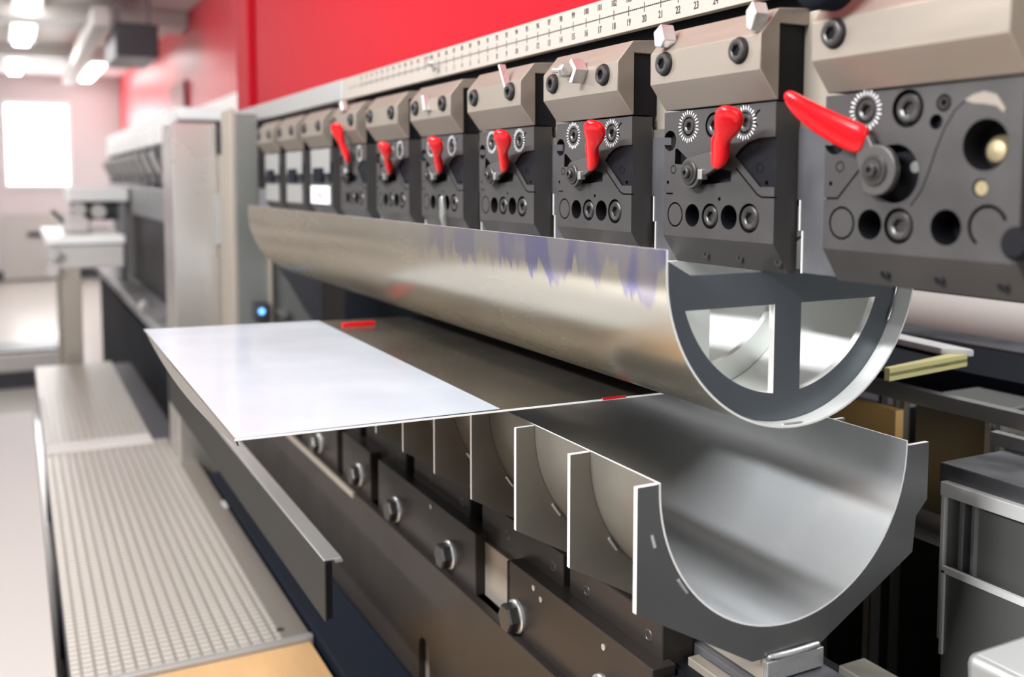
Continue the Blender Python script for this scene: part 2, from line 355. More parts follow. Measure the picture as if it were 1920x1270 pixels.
# apron with a slot
ap = MB().b(.30, 2.25, .440, .452, .470, 1.2).build('apron', M['apron'], pb, bevel=.002)
ct = MB(); slot = []
for k in range(13): slot.append((-1.103 + .017 * math.cos(PI * k / 12), EYE - .592 + .015 * math.sin(PI * k / 12)))
for k in range(13): slot.append((-1.103 - .017 * math.cos(PI * k / 12), EYE - .64 - .015 * math.sin(PI * k / 12)))
ct.prism(slot, 'y', .43, .449); cutout(ap, ct)
MB().prism([(x, z) for x, z in slot], 'y', .4488, .4495).build('slot_back', M['block'], pb)
MB().prism([(-2.2, EYE - .47), (-1.38, EYE - .47), (-1.38, EYE - .478), (-2.2, EYE - .478)], 'y', .437, .441).build('apron_top_strip', M['beige'], pb)
# blue-black plinth at the foot of the apron
MB().prism([(.376, EYE - .672), (.376, EYE - 1.2), (.44, EYE - 1.2), (.44, EYE - .645)], 'x', -2.25, -.2).build('plinth', M['navy'], pb, bevel=.003)

# angle guard running in front of the apron
gd = thing('foot_guard', W(1.7, .31, .49), 'long grey topped angle guard in front of the charcoal apron', 'guard')
MB().b(1.030, 2.25, .292, .3125, .4215, .4245).build('top_flange', M['guard'], gd, bevel=.001)
MB().b(1.026, 2.25, .2915, .2945, .4245, .492).build('web', M['guardweb'], gd, bevel=.001)
MB().b(1.028, 2.25, .2946, .301, .4246, .49).build('channel_shade', M['black'], gd)  # black box stands in for the shaded inside of the channel
MB().b(1.026, 1.034, .3045, .3125, .423, .426).build('end_tab', M['bright'], gd)
for s in (2.0, 2.2): MB().b(s - .01, s + .01, .2945, .4395, .480, .4845).build('bracket', M['black'], gd)

# ================================================================== RAM (red beam with the ruler)
rm = thing('ram_beam', W(1.4, .55, .02), 'upper beam of the press brake with red panel above the ivory ruler', 'machine beam')
MB().b(-.1, 2.36, .526, .60, -.172, -1.15).build('red_panel', M['redpaint'], rm, bevel=.003)
MB().b(2.36, 2.46, .545, .60, -.172, -1.15).build('panel_recess', M['darkred'], rm)
MB().b(2.46, 2.60, .526, .60, -.172, -1.15).build('end_panel', M['redpaint'], rm, bevel=.003)
MB().b(-.1, 2.60, .540, .60, -.172, .02).build('beam_web', M['black'], rm)
MB().b(-.1, 2.25, .518, .545, -.122, -.045).build('beam_face', M['beige'], rm, bevel=.001)
MB().b(-.1, 2.25, .527, .541, -.045, .012).build('lower_rail', M['black'], rm)
MB().b(1.66, 2.60, .515, .541, -.1395, -.176).build('end_rail', M['guard'], rm, bevel=.002)
rl = MB().b(-.1, 1.66, .5185, .527, -.1395, -.176).build('ruler', M['ruler'], rm, bevel=.0008)
def s_of(n): return .7468 + (20 - n) * .0254
mk = MB()
mk.b(-.05, 1.63, .5181, .5186, -.1577, -.1583)
for n in range(-12, 34):
    s = s_of(n); mk.b(s - .0003, s + .0003, .5181, .5186, -.1535, -.1625)
    for q in range(1, 8):
        s2 = s - q * .0254 / 8; mk.b(s2 - .00015, s2 + .00015, .5181, .5186, -.1572, -.1588)
mk.build('scale_ticks', M['ink'], rl)
def text_mesh(txt, size, loc, ysq=1.0):
    cu = bpy.data.curves.new('numeral', 'FONT'); cu.body = txt; cu.size = size; cu.extrude = .0002; cu.align_x = 'CENTER'; cu.align_y = 'CENTER'
    cu.offset = size * .012; cu.resolution_u = 2
    o = bpy.data.objects.new('numeral', cu); COL.objects.link(o); bpy.context.view_layer.update()
    me = bpy.data.meshes.new_from_object(o.evaluated_get(bpy.context.evaluated_depsgraph_get()))
    vs = [(loc[0] + v.co.x * .78, loc[1] - v.co.z, loc[2] + v.co.y * ysq) for v in me.vertices]; fs = [tuple(p.vertices) for p in me.polygons]
    bpy.data.objects.remove(o); return vs, fs
nm = MB()
for n in range(1, 34):
    nm.add(*text_mesh(str(n), .0088, (-s_of(n), .5184, EYE + .1473), 1.05))
for n in range(-12, 34):
    nm.add(*text_mesh(str(n + 84), .0082, (-s_of(n), .5184, EYE + .1690), 1.05))
nm.build('scale_numerals', M['ink'], rl)
hk = MB(); hk.tube([W(1.255, .517, -.170), W(1.258, .510, -.168), W(1.25, .506, -.160), W(1.235, .504, -.156), W(1.225, .508, -.160), W(1.225, .512, -.152), W(1.238, .513, -.147)], .0022, 8)
tag(hk.build('wire_hook', M['bright'], None, subd=1), 'small bent steel wire hook hanging on the ruler', 'hook')

# ================================================================== CLAMP UNITS
PITCHX = .183
def make_clamp(sl, kind, label):
    """kind: 'lever', 'wide' (nearest unit, lever thrown to the left)"""
    t = thing('punch_clamp', W(sl, .49, .069), label, 'clamp', 'tool clamps along the upper beam')
    X = lambda u: -sl + u
    Z = lambda h: EYE - h
    wd = .146 if kind == 'wide' else .135
    # mounting block
    prof = [(.518, -.1245), (.489, -.1225), (.473, -.1035), (.473, -.0785), (.489, -.0578), (.4905, -.0578), (.4905, -.1120), (.518, -.1120)]
    b_ = MB().prism([(D, Z(h)) for D, h in prof], 'x', X(.002), X(wd + .001)).build('mounting_block', M['block'], t, bevel=.0012)
    MB().box(X(.004), X(wd - .003), .4905, .5175, Z(-.0580), Z(-.1120)).build('block_gap_shade', M['black'], b_)  # black box stands in for shade in the gap behind the block
    for u in (.0225, .1136):
        if kind == 'wide' and u > .1: continue
        m_ = MB(); m_.lathe([(.0098, .001), (.0098, -.001), (.0094, -.0013)], (X(u), .473, Z(-.0940)), 'y', 24, mi=1)
        m_.lathe([(.0088, -.0010), (.0088, -.0030), (.0080, -.0042), (.0068, -.0046), (.0052, -.0044), (.0046, -.0040), (.0046, -.0008)], (X(u), .473, Z(-.0940)), 'y', 24, (5, 6))
        m_.lathe([(.0046, -.0012), (.001, -.0012)], (X(u), .473, Z(-.0940)), 'y', 12, mi=1)
        m_.build('block_bolt', [M['bolt'], M['black']], b_)
    # body
    prof = [(.49, -.0565), (.49, .0464), (.505, .069), (.512, .069), (.512, -.0565)]
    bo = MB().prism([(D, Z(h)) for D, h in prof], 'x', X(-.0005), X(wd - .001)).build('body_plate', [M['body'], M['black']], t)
    cu = MB()
    def hole(u, h, r, d=.02, n=32): cu.cyl((X(u), .49, Z(h)), 'y', r, -.01, d, n, 1)
    def groove(pts, wdt=.0014, d=.0025):
        for (u0, h0), (u1, h1) in zip(pts, pts[1:]):
            a = Vector((X(u0), Z(h0))); c = Vector((X(u1), Z(h1))); q = (c - a).normalized(); nrm = Vector((-q.y, q.x)) * wdt / 2; a -= q * .0004; c += q * .0004
            cu.prism([tuple(a + nrm), tuple(c + nrm), tuple(c - nrm), tuple(a - nrm)], 'y', .48, .49 + d, 1)
    def arc(cx, ch, r, a0, a1, wdt=.0016, d=.003, n=14):
        o_ = []; i_ = []
        for k in range(n + 1):
            a = math.radians(a0 + (a1 - a0) * k / n); o_.append((X(cx) + (r + wdt / 2) * math.cos(a), Z(ch) + (r + wdt / 2) * math.sin(a))); i_.append((X(cx) + (r - wdt / 2) * math.cos(a), Z(ch) + (r - wdt / 2) * math.sin(a)))
        cu.prism(o_ + i_[::-1], 'y', .48, .49 + d, 1)
    row = .0285
    bolts = []          # (u, h, counterbore r, head r)
    if kind == 'wide':
        arc(.0161, row, .0105, 0, 359.9); hole(.0399, row, .0098); bolts.append((.0628, row, .0113, .0092)); hole(.0974, row - .0005, .0108)
        arc(.1252, row - .002, .0118, 20, 235, .0022, .004)
        hole(.1219, -.0200, .0148, .018, 40); hole(.1198, .0044, .0052, .008)
        bolts += [(.0672, -.0440, .0118, .0090), (.0341, -.0448, .0082, .0074)]
        bolts += [(.0932, -.0455, .0052, .0040)]; hole(.0882, -.0347, .0046, .006)
        groove([(.0358, -.0125), (.0119, .0121), (-.003, .0123)])
        # cut scallop around the big bore
        pts = [(.0719, .0156), (.0795, .006), (.0845, -.006), (.0890, -.0185), (.0945, -.031), (.1010, -.0405), (.1100, -.0475), (.1200, -.0495), (.1290, -.0460), (.1341, -.0392)]
        groove(pts, .0009, .0018)
        arc(.0135, -.0089, .0033, 0, 359.9, .0008, .002); hole(.0055, .0023, .0016, .006, 12)
        hole(.0085, -.0265, .0095, .007); dials = [(.0341, -.0448)]
        # lever pocket
        pk = []
        for k in range(17):
            a = math.radians(-100 + 200 * k / 16); pk.append((X(.0585 + .0185 * math.cos(a)), Z(-.004) + .0185 * math.sin(a)))
        cu.prism(pk + [(X(.040), Z(-.0200)), (X(.040), Z(.008))], 'y', .48, .499, 1)
        pv = (.0509, -.0062)
    else:
        arc(.0156, row, .0098, 0, 359.9, .0014); hole(.0387, row, .0092); bolts.append((.0613, row, .0102, .0082)); hole(.0841, row, .0096)
        bolts.append((.1072, row, .0112, .0092))
        bolts += [(.0641, -.0430, .0102, .0084), (.0324, -.0436, .0078, .0070), (.1006, -.0430, .0082, .0074)]
        arc(.1185, -.0450, .0065, 100, 235, .0016, .003)
        hole(.0074, -.0328, .0085, .007); arc(.0128, -.0089, .0033, 0, 359.9, .0008, .002); hole(.0051, .0018, .0016, .006, 12)
        arc(.1168, -.0090, .0036, 0, 359.9, .0008, .002); hole(.1241, .0021, .0018, .006, 12); hole(.0725, .0147, .0016, .006, 12)
        groove([(.0921, -.0087), (.1158, .0105), (.1207, .0125), (.140, .0127)]); groove([(-.004, .0112), (.012, .0112)])
        # trough of the lever: dark wedge and pocket
        cu.prism([(X(a), Z(b)) for a, b in ((.0150, -.0260), (.0178, -.0262), (.0325, -.0170), (.0335, -.0120), (.0145, -.0135))], 'y', .48, .496, 1)
        cu.prism([(X(a), Z(b)) for a, b in ((.0380, -.0190), (.0560, -.0190), (.0640, -.0100), (.0860, -.0070), (.0860, .0010), (.0640, .0030), (.0380, .004))], 'y', .48, .4945, 1)
        # scooped relief at right
        sc_ = [(.0900, -.0180), (.0960, -.0235), (.1050, -.0285), (.1160, -.0310), (.1350, -.0315), (.150, -.031), (.150, .0050), (.1185, .0050), (.1090, -.0030), (.0980, -.0120)]
        cu.prism([(X(a), Z(b)) for a, b in sc_], 'y', .48, .4915, 0)
        dials = [(.0324, -.0436), (.1006, -.0430)]; pv = (.0462, -.0058)
    for u, h, rc, rh in bolts: cu.cyl((X(u), .49, Z(h)), 'y', rc, -.01, .006, 32, 1)
    cutout(bo, cu)
    for u, h, rc, rh in bolts:
        m_ = MB(); m_.lathe([(rh, .0058), (rh, .0008), (rh * .88, -.0004), (rh * .62, -.0004), (rh * .52, .0004), (rh * .52, .0035)], (X(u), .49, Z(h)), 'y', 24, (4, 5))
        m_.build('socket_bolt', M['bolt'], bo)
    for u, h in dials:
        m_ = MB()
        for k in range(26):
            a = 2 * PI * k / 26; q = Vector((math.cos(a), math.sin(a))); nr = Vector((-q.y, q.x)) * .00028
            c_ = Vector((X(u), Z(h))); a0 = c_ + q * .0098; a1 = c_ + q * (.0132 if k % 2 else .0125)
            m_.prism([tuple(a0 + nr), tuple(a1 + nr), tuple(a1 - nr), tuple(a0 - nr)], 'y', .4897, .4901)
        m_.build('dial_marks', M['paper'], bo)
    if kind == 'wide':
        m_ = MB(); m_.lathe([(.0095, .017), (.0090, .012), (.0060, .0085), (.0002, .0075)], (X(.1225), .49, Z(-.0165)), 'y', 24); m_.build('ball_plunger', M['brass'], bo)
        MB().prism([(X(a), Z(b)) for a, b in ((.1075, -.0462), (.113, -.0490), (.120, -.0503), (.128, -.0478), (.1338, -.0400), (.1330, -.0375), (.128, -.0415), (.120, -.0432), (.113, -.0440))], 'y', .4897, .4915).build('relief_highlight', M['block'], bo)  # pale crescent plate puts a highlight on top of the scallop
        MB().cyl((X(.1200), .49, Z(.0046)), 'y', .0042, .0005, .0078).build('index_pin', M['brass'], bo)
        k_ = MB(); k_.lathe([(.021, 0), (.021, -.016), (.017, -.021), (.002, -.022)], (X(.0225), .473, Z(-.1290)), 'y', 32); k_.build('black_knob', M['navy'], b_, smooth=50)
        k_ = MB(); k_.lathe([(.0095, 0), (.0095, -.008), (.007, -.011), (.001, -.011)], (X(.1490), .49, Z(.0345)), 'y', 24); k_.build('side_knob', M['black'], bo, smooth=50)
    # bevel screws
    for u in (.0459, .0873, .1303):
        c_ = (X(u), .499, Z(.0597)); m_ = MB()
        m_.lathe([(.0038, .004), (.0038, -.0006), (.0020, -.0008), (.0020, .002)], c_, 'y', 16, (2, 3)); m_.build('bevel_screw', M['black'] if kind == 'wide' else M['bolt'], bo)
    # lever
    lv_r = .0160 if kind == 'wide' else .0125
    if kind == 'wide':
        ph = [(.0455, .482, -.0215)]
        arm = []
        for k in range(13):
            a = math.radians(-125 + 225 * k / 12); arm.append((X(pv[0] + lv_r * math.cos(a)), Z(pv[1]) + lv_r * math.sin(a)))
        arm += [(X(.0440), Z(-.0290)), (X(.0352), Z(-.0160))]
        path = [(.0425, .4835, -.0240), (.0335, .481, -.0275), (.0215, .475, -.0340), (.0100, .468, -.0420), (.0010, .461, -.0510), (-.0040, .457, -.0585)]
        rad = [(.0048, .0092), (.0056, .0105), (.0058, .0100), (.0055, .0088), (.0050, .0066), (.0030, .0030)]
    else:
        arm = []
        for k in range(13):
            a = math.radians(110 + 225 * k / 12); arm.append((X(pv[0] + lv_r * math.cos(a)), Z(pv[1]) + lv_r * math.sin(a)))
        arm += [(X(.0770), Z(-.0085)), (X(.0720), Z(-.0220))]
        path = [(.0720, .4845, -.0145), (.0800, .4820, -.0185), (.0900, .4760, -.0255), (.0985, .4705, -.0315), (.1090, .4650, -.0385), (.1200, .4600, -.0460), (.1265, .4570, -.0510)]
        rad = [(.0035, .0080), (.0055, .0130), (.0060, .0130), (.0045, .0058), (.0050, .0105), (.0055, .0122), (.0038, .0070)]
    lv = MB().prism(arm, 'y', .481, .486).build('lever', M['arm'], t, bevel=.0008)
    gr = MB(); vs = []; fs = []; n = 12
    for i, (u, D, h) in enumerate(path):
        p = Vector((X(u), D, Z(h)))
        a_ = Vector((X(path[min(i + 1, len(path) - 1)][0]), path[min(i + 1, len(path) - 1)][1], Z(path[min(i + 1, len(path) - 1)][2]))) - Vector((X(path[max(i - 1, 0)][0]), path[max(i - 1, 0)][1], Z(path[max(i - 1, 0)][2])))
        a_.normalize(); wv = Vector((0, 1, 0)).cross(a_).normalized(); tv = a_.cross(wv).normalized()
        tw = math.radians(0 if kind == 'wide' else (-25 + 14 * i)); rt, rw = rad[i]
        wv2 = wv * math.cos(tw) + tv * math.sin(tw); tv2 = tv * math.cos(tw) - wv * math.sin(tw)
        for j in range(n):
            tt = 2 * PI * j / n; cx, sx = math.cos(tt), math.sin(tt)
            vs.append(p + wv2 * rw * math.copysign(abs(cx) ** .8, cx) + tv2 * rt * math.copysign(abs(sx) ** .8, sx))
    for i in range(len(path) - 1):
        for j in range(n): j2 = (j + 1) % n; fs.append((i * n + j, i * n + j2, (i + 1) * n + j2, (i + 1) * n + j))
    fs += [tuple(range(n)), tuple((len(path) - 1) * n + j for j in range(n))]
    gr.add(vs, fs); gr.build('red_grip', M['red'], lv, subd=2, smooth=80)
    m_ = MB(); c_ = (X(pv[0]), .481, Z(pv[1]))
    m_.lathe([(.0098, .001), (.0098, -.0012), (.0092, -.0018), (.0070, -.0018), (.0066, -.0008)], c_, 'y', 28)
    m_.lathe([(.0068, -.001), (.0066, -.0022), (.0042, -.0024), (.0042, -.0048), (.0036, -.0054), (.0022, -.0054), (.0022, -.0030)], c_, 'y', 24, (5, 6))
    m_.build('pivot_bolt', M['bolt'], lv)
    MB().cyl((X(pv[0]), .486, Z(pv[1])), 'y', .0085, 0, .009).build('pivot_boss', M['black'], lv)
    if kind != 'wide': MB().box(X(.0605), X(.0655), .4775, .484, Z(-.0005), Z(-.0085)).build('lever_stop', M['zinc'], lv, bevel=.0008)
    else: MB().cyl((X(.0715), .493, Z(-.0080)), 'y', .0035, 0, .006).build('detent_screw', M['zinc'], bo)
    # punch adapter standing behind the body: stepped left edge, light cut edge
    st = [(-.0505, -.0380), (-.0505, -.0310), (-.0505, .0145), (-.0460, .0145), (-.0460, .0370), (-.0430, .0370), (-.0430, .0680), (.1200, .0680), (.1200, -.0380)]
    MB().prism([(X(u), Z(h)) for u, h in st], 'y', .5125, .5265, 0).build('punch_adapter', M['plate'], t, bevel=.0006)
    e = MB()
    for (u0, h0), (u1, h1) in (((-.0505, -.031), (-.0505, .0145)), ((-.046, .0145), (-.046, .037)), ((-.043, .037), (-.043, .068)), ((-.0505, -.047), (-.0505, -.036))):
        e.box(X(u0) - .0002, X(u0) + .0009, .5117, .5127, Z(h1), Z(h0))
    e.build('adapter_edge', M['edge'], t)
    MB().box(X(-.0500), X(-.001), .5135, .5265, Z(-.0360), Z(-.0450)).build('adapter_key', M['rib'], t)
    MB().box(X(-.058), X(-.0435), .530, .540, Z(.060), Z(.0255)).build('adapter_tongue', M['brass'], t, bevel=.0005)
    return t
lab = {1: 'nearest tool clamp at the right edge, its red lever thrown out to the left',
       2: 'tool clamp right above the open end of the steel tube, with red lever',
       3: 'third tool clamp from the right, with a small screw on its block',
       4: 'fourth tool clamp from the right, with a thin metal sliver on its block',
       5: 'fifth tool clamp from the right, red lever, a short clip on its block',
       6: 'sixth tool clamp from the right, red lever, bare block',
       7: 'farthest tool clamp that has a red lever',
       8: 'leverless tool clamp with white label, next to the farthest red lever',
       9: 'leverless tool clamp, second from the far side frame',
       10: 'leverless tool clamp nearest the far side frame'}
c1 = make_clamp(.491, 'wide', lab[1]); c2 = make_clamp(.674, 'lever', lab[2])
for k in range(3, 11):
    if k <= 7:
        c = copy_tree(c2)
    else:
        c = c2.copy(); COL.objects.link(c)
        for ch in c2.children:
            if ch.name.startswith('lever'): continue
            copy_tree(ch, c)
    c.location = W(.674 + PITCHX * (k - 2), .49, .069); c['label'] = lab[k]
    LOC[c.name] = c.location.copy()
    sl = .674 + PITCHX * (k - 2)
    if k >= 8:
        MB().box(-sl + .030, -sl + .085, .4840, .4901, EYE - .004, EYE + .022).build('pocket_cover', M['navy'], c, bevel=.002)
        MB().box(-sl + .004, -sl + .122, .4885, .4899, EYE + .012, EYE + .055).build('silver_plate', M['guard'], c, bevel=.001)
        if k != 8: MB().box(-sl + .006, -sl + .120, .4885, .4899, EYE - .044, EYE - .008).build('silver_plate', M['guard'], c, bevel=.001)
    if k == 8:
        lb = MB().box(-sl + .004, -sl + .120, .4880, .4899, EYE - .042, EYE - .010).build('paper_label', M['paper'], c)
        m_ = MB(); m_.add(*text_mesh('run', .030, (-sl + .062, .4879, EYE - .026))); m_.build('lettering', M['ink'], lb)
    if k == 7:
        for ch in c.children:
            if ch.name.startswith('lever'):
                p_ = Vector((.0462, 0, .0748)); rt_ = Matrix.Rotation(math.radians(-38), 3, 'Y')
                ch.rotation_euler = (0, math.radians(-38), 0); ch.location = p_ - rt_ @ p_

# loose bits on the mounting blocks
def blocks_z(h): return EYE - h
tag(MB().prism([(-.6600, EYE + .1200), (-.6500, EYE + .1255), (-.6450, EYE + .1120), (-.6500, EYE + .1065), (-.6580, EYE + .1080)], 'y', .467, .480).build('metal_chip', M['bright'], None, bevel=.001),
    'square bright metal chip on the left corner of the block above the tube end', 'metal chip')
tag(MB().prism([(-.5480, EYE + .1200), (-.5410, EYE + .1260), (-.5370, EYE + .1170), (-.5420, EYE + .1050), (-.5470, EYE + .1080)], 'y', .467, .480).build('metal_chip', M['bright'], None, bevel=.001),
    'jagged bright metal chip on the right corner of the block above the tube end', 'metal chip')
sb = thing('small_screw', W(.800, .45, -.105), 'small hex screw lying against the block of the third clamp from the right', 'screw')
m_ = MB(); m_.tube([W(.822, .466, -.1055), W(.806, .468, -.1040)], .0028, 10); m_.build('shank', M['bright'], sb)
m_ = MB(); m_.lathe([(.0058, 0), (.0058, .004)], W(.804, .468, -.1040), 'x', 24, (0, 1)); m_.lathe([(.0072, -.0012), (.0072, 0)], W(.804, .468, -.1040), 'x', 20); m_.build('head', M['bright'], sb)
tag(MB().prism([(-.7840, EYE + .0900), (-.7780, EYE + .0890), (-.7700, EYE + .1010), (-.7790, EYE + .1120), (-.7830, EYE + .1090), (-.7760, EYE + .1010)], 'y', .460, .473).build('bent_clip', M['bright'], None, bevel=.0006),
    'small bent steel clip beside the screw on the third block from the right', 'clip')
tag(MB().prism([(-.9440, EYE + .1230), (-.9410, EYE + .1240), (-.9270, EYE + .0990), (-.9290, EYE + .0960)], 'y', .466, .474).build('metal_sliver', M['bright'], None, bevel=.0006),
    'thin bright metal sliver on the fourth block from the right', 'metal sliver')
tag(MB().prism([(-1.164, EYE + .1075), (-1.155, EYE + .1075), (-1.148, EYE + .0880), (-1.156, EYE + .0870)], 'y', .464, .473).build('bent_clip', M['bright'], None, bevel=.0006),
    'short bright clip on the fifth block from the right', 'clip')
tag(MB().prism([(-1.150, EYE - .022), (-1.143, EYE - .020), (-1.136, EYE - .040), (-1.141, EYE - .058), (-1.150, EYE - .046)], 'y', .484, .4895).build('metal_sliver', M['zinc'], None, bevel=.0006),
    'pale metal sliver low on the body of the fifth clamp from the right', 'metal sliver')
tag(MB().prism([(-1.530, EYE + .1250), (-1.518, EYE + .1270), (-1.514, EYE + .1120), (-1.524, EYE + .1080)], 'y', .470, .480).build('metal_chip', M['bright'], None, bevel=.001),
    'small pale chip on top of the block of the farthest levered clamp', 'metal chip')

# ================================================================== PUNCH TUBE (half-round shell with ribs)
TC_D, TC_H, TR = .530, .064, .1255
def shell(D0, H0, R, th, top, s0, s1, n=48, inner=None):
    """U-section shell with straight flanges, as a prism along the machine"""
    o_ = [(D0 - R, EYE - top)]; i_ = [(D0 - R + th, EYE - top)]
    for k in range(n + 1):
        a = PI + PI * k / n
        o_.append((D0 + R * math.cos(a), EYE - H0 + R * math.sin(a))); i_.append((D0 + (R - th) * math.cos(a), EYE - H0 + (R - th) * math.sin(a)))
    o_.append((D0 + R, EYE - top)); i_.append((D0 + R - th, EYE - top))
    m = MB(); N = len(o_)
    vs = [(-s0, y, z) for y, z in o_] + [(-s0, y, z) for y, z in i_] + [(-s1, y, z) for y, z in o_] + [(-s1, y, z) for y, z in i_]
    fs = []; ms = []
    for k in range(N - 1):
        fs.append((k, k + 1, 2 * N + k + 1, 2 * N + k)); ms.append(0)
        fs.append((N + k, 3 * N + k, 3 * N + k + 1, N + k + 1)); ms.append(1)
        fs.append((k, N + k, N + k + 1, k + 1)); ms.append(2)
        fs.append((2 * N + k, 2 * N + k + 1, 3 * N + k + 1, 3 * N + k)); ms.append(2)
    fs.append((0, 2 * N, 3 * N, N)); ms.append(2); fs.append((N - 1, 2 * N - 1, 4 * N - 1, 3 * N - 1)); ms.append(2)
    m.v = vs; m.f = fs; m.fm = ms; return m
pt = thing('half_round_punch', W(1.236, TC_D, TC_H + TR), 'long half-round stainless steel tube punch hanging under the clamps', 'press tool')
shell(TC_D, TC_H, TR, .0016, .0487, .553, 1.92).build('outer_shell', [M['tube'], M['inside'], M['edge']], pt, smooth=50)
def rib_poly(D0=TC_D, H0=TC_H, Ro=TR - .0022, Ri=.1005):
    outer = []; n = 40
    for k in range(n + 1):
        a = PI + PI * k / n; outer.append((D0 + Ro * math.cos(a), EYE - H0 + Ro * math.sin(a)))
    outer += [(D0 + Ro, EYE - .0525), (D0 + Ro - .018, EYE - .0640), (D0 + Ro - .030, EYE - .0700), (D0 - Ro + .032, EYE - .0700), (D0 - Ro, EYE - .0525)]
    return outer
def rib_windows():
    """the two quarter windows: left and right of the post"""
    D0, H0, Ri = TC_D, TC_H, .1015; out = []
    for sgn in (-1, 1):
        x_in = .519 if sgn < 0 else .546; top = .0955; pts = [(x_in, EYE - top)]
        a_top = math.asin((top - H0) / Ri); x_top = D0 + sgn * math.sqrt(Ri ** 2 - (top - H0) ** 2)
        a0 = math.atan2(-(top - H0), x_top - D0); dx = x_in - D0; a1 = math.atan2(-math.sqrt(Ri ** 2 - dx ** 2), dx)
        for k in range(25):
            if sgn > 0: a = a0 + (a1 - a0) * k / 24
            else:
                b0 = a0 if a0 < 0 else a0 - 2 * PI; a = b0 + (a1 - b0) * k / 24
            pts.append((D0 + Ri * math.cos(a), EYE - H0 + Ri * math.sin(a)))
        out.append(pts)
    return out
rb = MB().prism(rib_poly(), 'x', -.5745, -.5685).build('end_rib', [M['ring'], M['edge']], pt)
cw = MB()
for p_ in rib_windows(): cw.prism(p_, 'x', -.60, -.54, 1)
cutout(rb, cw)
idata = rb.data.copy(); idata.materials[0] = M['inside']  # inner ribs take the paled, lit-looking interior colour
for k in range(12):
    s = .5715 + .112 * (k + 1)
    if s > 1.9: break
    r2 = rb.copy(); COL.objects.link(r2); r2.name = 'inner_rib'; r2.data = idata; r2.location.x = -(.112 * (k + 1))
# weld beads at the rim
MB().tube([W(.556, .515, .1868), W(.556, .530, .1878), W(.556, .540, .1876)], .0016, 8).build('weld_bead', M['bright'], pt, subd=1)
m_ = MB(); a = [(.553 + .014, TC_D + (TR - .004) * math.cos(t), TC_H + (TR - .004) * math.sin(t)) for t in (math.radians(8), math.radians(14), math.radians(20), math.radians(26))]
m_.tube([W(*p) for p in a], .0014, 8); m_.build('weld_bead', M['bright'], pt, subd=1)

# ================================================================== DIE TROUGH
DC_D, DC_H, DR = .5330, .222, .1272
dt = thing('half_round_die', W(1.24, DC_D, .392), 'polished half-round trough die on ribs, under the steel tube punch', 'press tool')
shell(DC_D, DC_H, DR, .0016, .2180, .560, 1.42).build('trough_shell', [M['rib'], M['trough'], M['edge']], dt, smooth=50)
ro = [(-.146, .2185), (-.146, .3115), (-.037, .3725), (.035, .3725), (.137, .3157), (.140, .285), (.153, .272), (.153, .2225), (.1285, .2225)]
ip = []
for k in range(41):
    a = 0 - PI * k / 40; ip.append((DC_D + (DR + .0004) * math.cos(a), EYE - DC_H + (DR + .0004) * math.sin(a)))
outline = [(DC_D + x, EYE - h) for x, h in ro] + ip + [(DC_D - DR - .0004, EYE - .2185)]
ribp = MB().prism(outline, 'x', -.5640, -.5600, 0, 1).build('end_bracket', [M['endb'], M['edge']], dt, smooth=20)
bdata = ribp.data.copy(); bdata.materials[0] = M['rib']
s = .560
for k in range(9):
    s += .0938
    rr = ribp.copy(); rr.data = bdata; COL.objects.link(rr); rr.name = 'bracket'; rr.location.x = -(.0938 * (k + 1))
for k in range(5):
    for a_deg, ln in ((216, 6), (196, 4))[:2 if k == 0 else 1]:
        m_ = MB(); pts = [W(.5595 + .0938 * k, DC_D + (DR + (.003 if a_deg > 200 else .010)) * math.cos(math.radians(t)), DC_H - (DR + (.003 if a_deg > 200 else .010)) * math.sin(math.radians(t))) for t in (a_deg - ln / 2, a_deg, a_deg + ln / 2)]
        m_.tube(pts, .0013, 8); m_.build('tack_weld', M['bright'], dt)
MB().b(.560, 1.42, .507, .567, .3726, .3915).build('base_bar', [M['beige']], dt, bevel=.001)
m_ = MB(); m_.tube([W(.5585, .508, .3712), W(.557, .525, .3720), W(.5565, .545, .3715), W(.5575, .566, .3712)], [.0022, .0030, .0024, .0030], 10); m_.build('weld_seam', M['bright'], dt, subd=1)
MB().b(.556, .5605, .508, .567, .3745, .3905).build('base_end_face', M['bright'], dt, bevel=.0008)

# ================================================================== SHEET METAL
sm = thing('sheet_metal_blank', W(1.05, .34, .212), 'flat steel sheet lying between the tube punch and the trough die', 'sheet metal')
def quadsheet(corners, th, mi, nx=10, ny=10):
    """corners: near-outer, near-inner, far-inner, far-outer as (s, D, h)"""
    m = MB(); A, B, C_, D_ = [Vector(W(*c)) for c in corners]; vs = []
    for lay in (0, 1):
        for i in range(nx + 1):
            for j in range(ny + 1):
                u, v = i / nx, j / ny
                p = (A * (1 - u) + B * u) * (1 - v) + (D_ * (1 - u) + C_ * u) * v; vs.append(p - Vector((0, 0, th * lay)))
    n1 = (nx + 1) * (ny + 1); g_ = lambda i, j, l_: l_ * n1 + i * (ny + 1) + j; fs = []
    for i in range(nx):
        for j in range(ny):
            fs.append((g_(i, j, 0), g_(i + 1, j, 0), g_(i + 1, j + 1, 0), g_(i, j + 1, 0))); fs.append((g_(i, j, 1), g_(i, j + 1, 1), g_(i + 1, j + 1, 1), g_(i + 1, j, 1)))
    for i in range(nx): fs += [(g_(i, 0, 0), g_(i, 0, 1), g_(i + 1, 0, 1), g_(i + 1, 0, 0)), (g_(i, ny, 0), g_(i + 1, ny, 0), g_(i + 1, ny, 1), g_(i, ny, 1))]
    for j in range(ny): fs += [(g_(0, j, 0), g_(0, j + 1, 0), g_(0, j + 1, 1), g_(0, j, 1)), (g_(nx, j, 0), g_(nx, j, 1), g_(nx, j + 1, 1), g_(nx, j + 1, 0))]
    m.add(vs, fs, mi); return m
